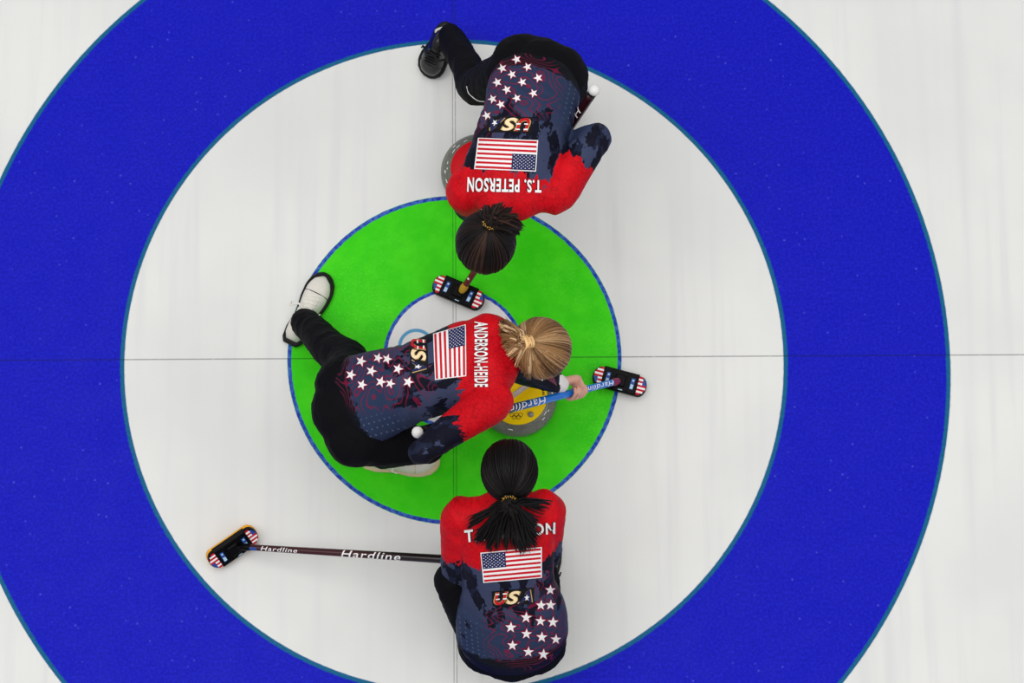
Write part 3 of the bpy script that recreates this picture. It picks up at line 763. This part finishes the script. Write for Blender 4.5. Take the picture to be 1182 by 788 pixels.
# ------------------------------------------------------------------ curling stones
def stone(px, py, label, capc, ang, rings_at=None, dot_at=None):
    c = U(px, py, .057); c[2] = 0
    root = empty('curling_stone', c, label, 'curling stone')
    prof = [(.0, .004), (.060, .004), (.068, .0), (.075, .004), (.105, .016), (.132, .034), (.1445, .052), (.1455, .064), (.1425, .078), (.132, .094), (.118, .106), (.1, .1125), (.0, .1125)]
    mb = MB(); mb.loft([[c + V3(max(r, .0005) * math.cos(q), max(r, .0005) * math.sin(q), z) for q in np.linspace(0, 2 * math.pi, 65)[:-1]] for r, z in prof], MAT['granite'])
    # pale chips and nicks on the shoulder
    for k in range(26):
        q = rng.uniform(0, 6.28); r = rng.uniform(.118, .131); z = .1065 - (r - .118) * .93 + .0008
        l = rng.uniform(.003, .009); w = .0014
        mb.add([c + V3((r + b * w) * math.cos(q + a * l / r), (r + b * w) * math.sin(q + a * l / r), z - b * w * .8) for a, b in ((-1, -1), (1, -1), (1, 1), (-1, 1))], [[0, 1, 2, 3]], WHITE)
    me = mb.mesh('granite_body'); fix_normals(me); put('granite_body', me, root)
    cm = plain('stone_cap_' + label.split()[0], capc, .45, .12, var=.03)
    prof = [(.108, .108), (.108, .115), (.104, .119), (.06, .121), (.0, .1215)]
    mb = MB(); mb.loft([[c + V3(max(r, .0005) * math.cos(q), max(r, .0005) * math.sin(q), z) for q in np.linspace(0, 2 * math.pi, 65)[:-1]] for r, z in prof], cm)
    z = .1212
    for q, r in ((ang + .95, .078),):      # sensor screws
        b = c + V3(r * math.cos(q), r * math.sin(q), z - .001)
        if dot_at and q == ang + .95: b = U(*dot_at, z - .001)
        mb.tube([b, b + V3(0, 0, .002)], [.0115, .0105], n=20, mat=plain('brushed_metal', (150, 150, 150), .35, .5, .6)); mb.tube([b + V3(0, 0, .002), b + V3(0, 0, .003)], [.0055, .005], n=12, mat=plain('dark_metal', (60, 62, 66), .4, .5, .5))
    if rings_at:
        b = U(*rings_at, z); R_ = .0072
        for dx, dy in ((-2.2, .55), (0, .55), (2.2, .55), (-1.1, -.55), (1.1, -.55)):
            ctr = b + V3(dx * R_ , dy * R_ * 1.1, 0)
            mb.tube([ctr + R_ * V3(math.cos(q), math.sin(q), 0) for q in np.linspace(0, 2 * math.pi, 25)], [.0009] * 25, n=6, mat=plain('brown_print', (90, 70, 20), .6, .2), cap=False)
    for k in range(7):                                               # small dark lettering marks by the rim
        q = ang - .9 + k * .075; r0 = .094
        p = [(-.0022, -.004), (.0022, -.004), (.0022, .004), (-.0022, .004)]
        if k == 3: continue
        er, et = V3(math.cos(q), math.sin(q), 0), V3(-math.sin(q), math.cos(q), 0)
        mb.add([c + er * (r0 + y) + et * x + V3(0, 0, .1204) for x, y in p], [[0, 1, 2, 3]], BLACKP)
    me = mb.mesh('cap'); fix_normals(me); put('cap', me, root)
    d = V3(math.cos(ang), math.sin(ang), 0); pth = [c - d * .058 + V3(0, 0, .118), c - d * .062 + V3(0, 0, .145), c - d * .045 + V3(0, 0, .163), c + d * .0 + V3(0, 0, .170), c + d * .045 + V3(0, 0, .172), c + d * .078 + V3(0, 0, .171)]
    mb = MB(); sd = np.cross(d, V3(0, 0, 1)); mb.tube(pth, [(.014, .016), (.0125, .014), (.012, .011), (.0125, .0095), (.0125, .0095), (.010, .008)], side=sd, n=18, res=24, mat=cm)
    me = mb.mesh('handle'); fix_normals(me); ho = put('handle', me, root)
    mb = MB(); mb.tube([p + V3(0, 0, .0065) for p in pth[2:]], [(.0095, .004)] * 4, side=sd, n=12, res=14, mat=plain('touch_strip', (196, 178, 172), .35, .5, .35))
    me = mb.mesh('touch_strip'); fix_normals(me); o = put('touch_strip', me, ho); o['label'] = 'silvery touch strip'
    return root

# ================================================================== BUILD
# the ice
mb = MB(); Vg, Fg = grid(8, 8, -9, -9, 9, 9); mb.add([(x, y, 0) for x, y in Vg], Fg, MAT['ice'])
o = put('floor', mb.mesh('floor')); o['kind'] = 'structure'

BA = broom(dict(top=(684, 107, .93), foot=(534, 334, .075), h0=(502.5, 327.5, .02), h1=(556, 350, .02), r=(.0155, .0118), sx=.0,
    label='dark red broom under the arm of the player at the top, gold collar', shaft_m=shaft_material('red_black_shaft', (42, 6, 10), (104, 12, 22)),
    texts=[('Hardline', .07, .25, .022, 75, False), ('Hardline', .60, .78, .016, 90, False)], collar_m=plain('gold_collar', (190, 148, 30), .4, .5), pad_m=plain('dark_pad', (30, 30, 34), .7, .2),
    bands=[(.93, .938, 60, 100, WHITE), (.885, .89, 60, 100, WHITE)]))
BB = broom(dict(top=(485, 498, .83), foot=(712, 440, .075), h0=(686.5, 433.5, .02), h1=(743.5, 448.5, .02), r=(.0175, .0115),
    label='blue broom held low over the yellow stone by the blonde player', shaft_m=shaft_material('blue_black_shaft', (8, 9, 16), (18, 122, 224)),
    texts=[('Hardline', .60, .38, .028, 68, True), ('Hardline', .97, .80, .018, 68, True)], collar_m=plain('crimson_collar', (120, 20, 70), .4, .5), pad_m=plain('dark_pad', (30, 30, 34), .7, .2)))
BC = broom(dict(top=(594, 650.2, .365), foot=(281, 631, .065), h0=(243, 645, .032), h1=(291, 612, .032), r=(.0170, .0108), hup=(.40, -.52, .75), ball=False, sx=.0,
    label='long dark red broom lying out to the left on the white ice', shaft_m=shaft_material('dark_red_shaft', (24, 6, 9), (62, 9, 16)),
    texts=[('Hardline', .627, .406, .027, 106, True), ('Hardline', .93, .79, .016, 104, True)], collar_m=plain('black_plastic', (6, 6, 8), .4, .08), pad_m=plain('amber_pad', (244, 170, 22), .6, .3),
    bands=[(.945, .975, 95, 150, BLUEP)]))
stone(554, 199, 'red handled granite curling stone half hidden under the player at the top', (205, 20, 30), 1.2, None, (523.5, 206))
stone(597, 459, 'yellow topped granite curling stone under the blonde player', (255, 214, 0), .62, (596, 480), (612.5, 478))

def grip(B, t): return B['top'] + B['d'] * B['L'] * t
def gtuple(B, t, n, sgn=1): return (grip(B, t), B['d'] * sgn, B['rad'](t), n)
wrist_at = lambda P, v: P + np.array(v)
def pix(P):
    q = RM.T @ (np.asarray(P) - CAM); return (591 + FPX * q[0] / -q[2], 394 - FPX * q[1] / -q[2], P[2])

black_shoe = (plain('black_leather', (16, 16, 18), .25, .5), plain('black_rubber', (14, 14, 16), .5, .3), plain('black_lace', (24, 24, 27), .6, .2))
black_shoe_pale = (plain('black_leather', (16, 16, 18), .25, .5), plain('black_rubber', (14, 14, 16), .5, .3), plain('black_lace', (24, 24, 27), .6, .2), plain('pale_heel', (205, 205, 190), .6, .3))
white_shoe = (plain('white_leather', (222, 218, 208), .5, .3, var=.06), plain('black_rubber', (14, 14, 16), .5, .3), plain('white_lace', (232, 228, 220), .6, .2))

tan_shoe = (white_shoe[0], plain('tan_rubber', (206, 190, 150), .6, .2), white_shoe[2])

# --- player at the top, bent over and seen from behind her back
PL, PR = grip(BA, .30), grip(BA, .60)
A = dict(base=(*U(610, 130, 0)[:2], 0), label='person with dark brown ponytail bent over the red stone, wearing red and navy jersey', seed=1.3,
  j=dict(shL=(640, 224, .92), elL=(687, 160, .91), wrL=pix(PL + V3(.05, .012, .082)), shR=(539, 219, .90), elR=(543, 238, .66), wrR=pix(PR + V3(-.07, .01, .035)),
         hipL=(646, 98, .76), knL=(640, 150, .46), anL=(652, 118, .11), hipR=(592, 88, .76), knR=(547, 101, .47), anR=(520, 42, .19)),
  torso=[(617, 103, .80, .158, .142), (614, 114, .835, .157, .128), (612, 126, .855, .152, .115), (605, 145, .875, .150, .115), (597, 175, .90, .155, .112), (590, 204, .92, .160, .10), (587, 226, .93, .125, .085)],
  lat=nrm(U(563, 80, .8) - U(675, 116, .8)), rs=.062, ra=.063, vb=.40, ab=.56, armd=.15, hr=(.096, .106, .101),
  pelvis=[((621, 88, .79), .135), ((602, 74, .785), .106), ((643, 88, .785), .108)], leg=(.098, .064, .05),
  footL=((654, 105, .0), (640, 185, .0)), footR=((521, 30, .15), (496, 84, .012)), upfR=nrm(V3(-.25, -.55, .8)),
  shoe_m=black_shoe_pale,
  gripL=gtuple(BA, .30, V3(.6, .3, .7)), gripR=gtuple(BA, .60, V3(-.3, 0, 1)),
  head=(561, 278, .97), face=V3(-.14, -.45, -.88), up=V3(-.16, -.86, .48), tie=(0.02, -.95, .22),
  hairc=((30, 20, 18), (58, 38, 32), (92, 62, 50)), hair_m=hair_material('dark_brown_hair', (12, 8, 8), (34, 22, 19), (74, 50, 40)), nstr=330, shift=-.15,
  fan=[(548, 246, 1.04), (560, 236, 1.05), (575, 233, 1.05), (590, 238, 1.05), (602, 252, 1.04), (604, 263, 1.03), (598, 273, 1.02)], ntail=330, lv=.06, nlock=50, td=(.4, .55, .72), lift=.03, tie_fn=beaded_tie, tie_label='gold beaded hair tie',
  flag=[(619.5, 163.2), (553.4, 160.6), (549.2, 193.9), (617.1, 197)], usa=[(611.8, 137), (566.5, 136), (564, 151.2), (610.7, 152)],
  text='T.S. PETERSON', name_q=[(624.6, 208), (540, 204.5), (539.3, 221.3), (624.6, 222.4)],
  stars=[(596.6, 69.4), (608.9, 78), (580.3, 79.6), (591.3, 86.5), (621.1, 90.5), (574.7, 95.5), (603, 95.3), (585.4, 104.1), (615.5, 108.3), (569.2, 115), (596.6, 113.9), (578.5, 121.1), (562.5, 133.9)], sr=5.6, starup=(-.25, 1),
  piping=[(539, 100), (541, 107), (546, 112), (552, 116), (559, 117)])
A['flag'] = [A['flag'][0], A['flag'][1], A['flag'][2], A['flag'][3]]
build_person(A)

# --- blonde player in the middle, low lunge
PL, PR = grip(BB, .765), grip(BB, .33)
def sleeve_flag(pr, V, J):
    for x, y in ((620.5, 431.5), (624.5, 433), (622.5, 436), (627, 431), (628.5, 434.5), (625.5, 438), (618, 434)): pr.star(x, y, 1.5, (.8, -.5), WHITE, .002)
    for k in range(5):
        q0 = np.array((629.5 + k * 2.2, 429.5 + k * 1.5)); q1 = q0 + (3.5, 9)
        Vg, Fg = grid(8, 1, 0, 0, 1, 1); nv = nrm2((q1 - q0)[::-1] * (-1, 1)) * .32
        pr.quad(Vg, Fg, [q0 - nv, q1 - nv, q1 + nv, q0 + nv], plain('rose_print', (170, 90, 110), .6, .2), .002)
Bp = dict(base=(*U(440, 480, 0)[:2], 0), label='person with blonde ponytail crouching over the yellow stone in red and navy jersey', seed=4.1,
  j=dict(shL=(564, 386, .76), elL=(600, 424, .50), wrL=pix(PL + V3(-.058, .020, .066)), shR=(568, 462, .79), elR=(486, 521, .90), wrR=pix(PR + V3(-.035, -.02, .088)),
         hipL=(402, 442, .53), knL=(402, 416, .42), anL=(352, 372, .11), hipR=(417, 505, .53), knR=(494, 516, .43), anR=(440, 526, .11)),
  torso=[(419, 462, .58, .160, .115), (445, 452, .62, .148, .115), (475, 442, .67, .134, .112), (510, 430, .71, .138, .108), (545, 420, .74, .15, .10), (570, 414, .76, .12, .085)],
  lat=nrm(U(437, 517, .6) - U(403, 407, .6)), rs=.058, ra=.066, vb=.39, ab=.56, ekR=.78, armd=1.3, hr=(.101, .106, .101),
  pelvis=[((405, 472, .55), .135), ((398, 443, .55), .102), ((411, 503, .55), .108)], leg=(.10, .074, .054),
  footL=((337, 394, .0), (375, 321, .0)), legR=(.098, .058, .048), footR=((422, 529, .0), (503, 533, .0)), shoe_m=white_shoe, shoe_mR=tan_shoe,
  gripL=gtuple(BB, .765, V3(.05, .25, .95)), gripR=gtuple(BB, .33, V3(-.1, .2, .9), -1),
  head=(621, 403, .77), hs=1.0, face=V3(.46, -.06, -.89), up=V3(.88, .04, .46), tie=(0.05, -.96, .12),
  hairc=((120, 88, 58), (160, 125, 85), (200, 170, 130)), hair_m=hair_material('blonde_hair', (56, 38, 22), (146, 108, 70), (226, 194, 150)), nstr=360,
  fan=[(581, 367, .80), (575, 373, .80), (576, 385, .80), (580, 398, .80), (586, 412, .78), (596, 424, .76), (606, 434, .72), (611, 441, .68)], ntail=420, lv=.05, nlock=64, td=(-.80, -.22, .5), lift=.04, tie_fn=cuff_tie, tie_label='gold ponytail cuff',
  flag=[(501.5, 386.3), (503.4, 437.1), (537.2, 432.9), (536.7, 376.2)], usa=[(474.4, 392.4), (476, 429.5), (493, 427), (491.6, 391.4)],
  text='ANDERSON-HEIDE', name_q=[(547.7, 371.8), (548.3, 446.6), (563.3, 446.6), (562.9, 371.8)],
  stars=[(417.3, 417.5), (436.8, 413.7), (447.4, 414.8), (405.6, 432.9), (429.3, 428.5), (459.8, 426), (418.3, 444.1), (440.2, 440.7), (451, 442.6), (471.6, 440.7), (429.7, 409.5)], sr=6.2, starup=(.35, -1), extra=[sleeve_flag])
rb, info = build_person(Bp)
# white cuff at the end of her leading sleeve
mb = MB(); w = info['J']['wrL']; e = info['J']['elL']; dd = nrm(w - e)
mb.tube([w - dd * .045, w - dd * .02, w + dd * .008], [.040, .0375, .032], n=24, mat=plain('white_tape', (236, 232, 228), .6, .2, var=.04))
me = mb.mesh('cuff'); fix_normals(me); o = put('cuff', me, rb); o['label'] = 'white wrist cuff'

# --- player at the bottom, squatting with her back to the camera
PL, PR = grip(BC, .15), grip(BC, .05)
Cp = dict(base=(*U(585, 690, 0)[:2], 0), label='person with black ponytail squatting at the bottom, back turned, broom reaching out to the left', seed=7.7,
  j=dict(shL=(533, 595, .71), elL=(527, 660, .50), wrL=pix(PL + V3(-.05, -.05, .04)), shR=(629, 587, .71), elR=(630, 640, .50), wrR=pix(PR + V3(.05, -.05, .04)),
         hipL=(563, 733, .31), knL=(522, 670, .47), anL=(532, 688, .11), hipR=(618, 733, .31), knR=(624, 664, .47), anR=(626, 688, .11)),
  torso=[(591, 730, .36, .194, .148), (590, 706, .45, .188, .138), (588, 672, .56, .155, .115), (586, 640, .64, .155, .108), (583, 612, .69, .155, .098), (582, 592, .72, .12, .08)],
  lat=V3(1, .03, 0), rs=.06, ra=.062, vb=.385, ab=.62, armd=.15, hr=(.090, .104, .101),
  pelvis=[((591, 739, .30), .145), ((566, 741, .29), .115), ((616, 741, .29), .115)], leg=(.10, .064, .05),
  footL=((534, 697, .0), (530, 622, .0)), footR=((626, 697, .0), (630, 622, .0)), shoe_m=black_shoe,
  gripL=gtuple(BC, .15, V3(0, -.5, .9)), gripR=gtuple(BC, .05, V3(0, -.5, .9)),
  head=(588, 543, .84), face=V3(.02, .90, -.44), up=V3(0, .45, .89), tie=(0, -.97, .02),
  hairc=((16, 12, 12), (30, 24, 24), (60, 50, 48)), hair_m=hair_material('black_hair', (7, 5, 5), (18, 13, 13), (56, 46, 44)), nstr=330, shift=-.22,
  fan=[(528, 604, .80), (540, 612, .80), (545, 626, .79), (553, 634, .78), (565, 640, .77), (580, 636, .77), (596, 639, .77), (607, 640, .77), (620, 632, .77), (628, 620, .78), (622, 604, .79), (640, 579, .80)], ntail=330, lv=.09, nlock=60, td=(0, -.88, .45), lift=.03, tie_fn=beaded_tie, tie_label='gold beaded hair tie',
  flag=[(559.4, 670.9), (623.7, 665.2), (623.7, 632.2), (556.2, 638.5)], usa=[(571.4, 697.5), (613.3, 694.7), (613.6, 679.5), (570.4, 683.3)],
  text='T. PETERSON', name_q=[(538, 625.8), (640, 615.7), (640.5, 601.8), (535.8, 610.9)],
  stars=[(634.3, 680.4), (623.8, 697.9), (634.7, 697.9), (607.1, 711.8), (623.4, 716.1), (637.5, 717.4), (589.6, 723.2), (607.4, 730.6), (624.9, 734.5), (640.9, 737.1), (591.5, 743.9), (609.7, 751.4), (626.8, 754.2)], sr=6.4, starup=(.05, -1))
build_person(Cp)

# ------------------------------------------------------------------ light: big soft arena panels, an added low fill and a bright hall
w = bpy.data.worlds.new('hall'); scn.world = w; w.use_nodes = True
bg = w.node_tree.nodes['Background']; bg.inputs[0].default_value = (.95, .97, 1, 1); bg.inputs[1].default_value = .40
def area(name, loc, size, power, colr=(1, .99, .97)):
    l = bpy.data.lights.new(name, 'AREA'); l.shape = 'RECTANGLE'; l.size, l.size_y = size; l.energy = power; l.color = colr
    o = bpy.data.objects.new(name, l); col.objects.link(o); o.location = loc
    o.rotation_euler = (Vector((0, 0, 0)) - Vector(loc)).to_track_quat('-Z', 'Y').to_euler()
area('arena_or_fill_panel', (-1.0, .6, 12.0), (11, 11), 1010)
area('arena_or_fill_panel', (7.0, -2.5, 6.5), (5, 4), 120)  # low side fill, added to brighten the yellow stone beneath the player's head
area('arena_or_fill_panel', (-7.0, -1.0, 9.0), (5, 5), 120)
for o in scn.objects:
    if '_w' in o: del o['_w']
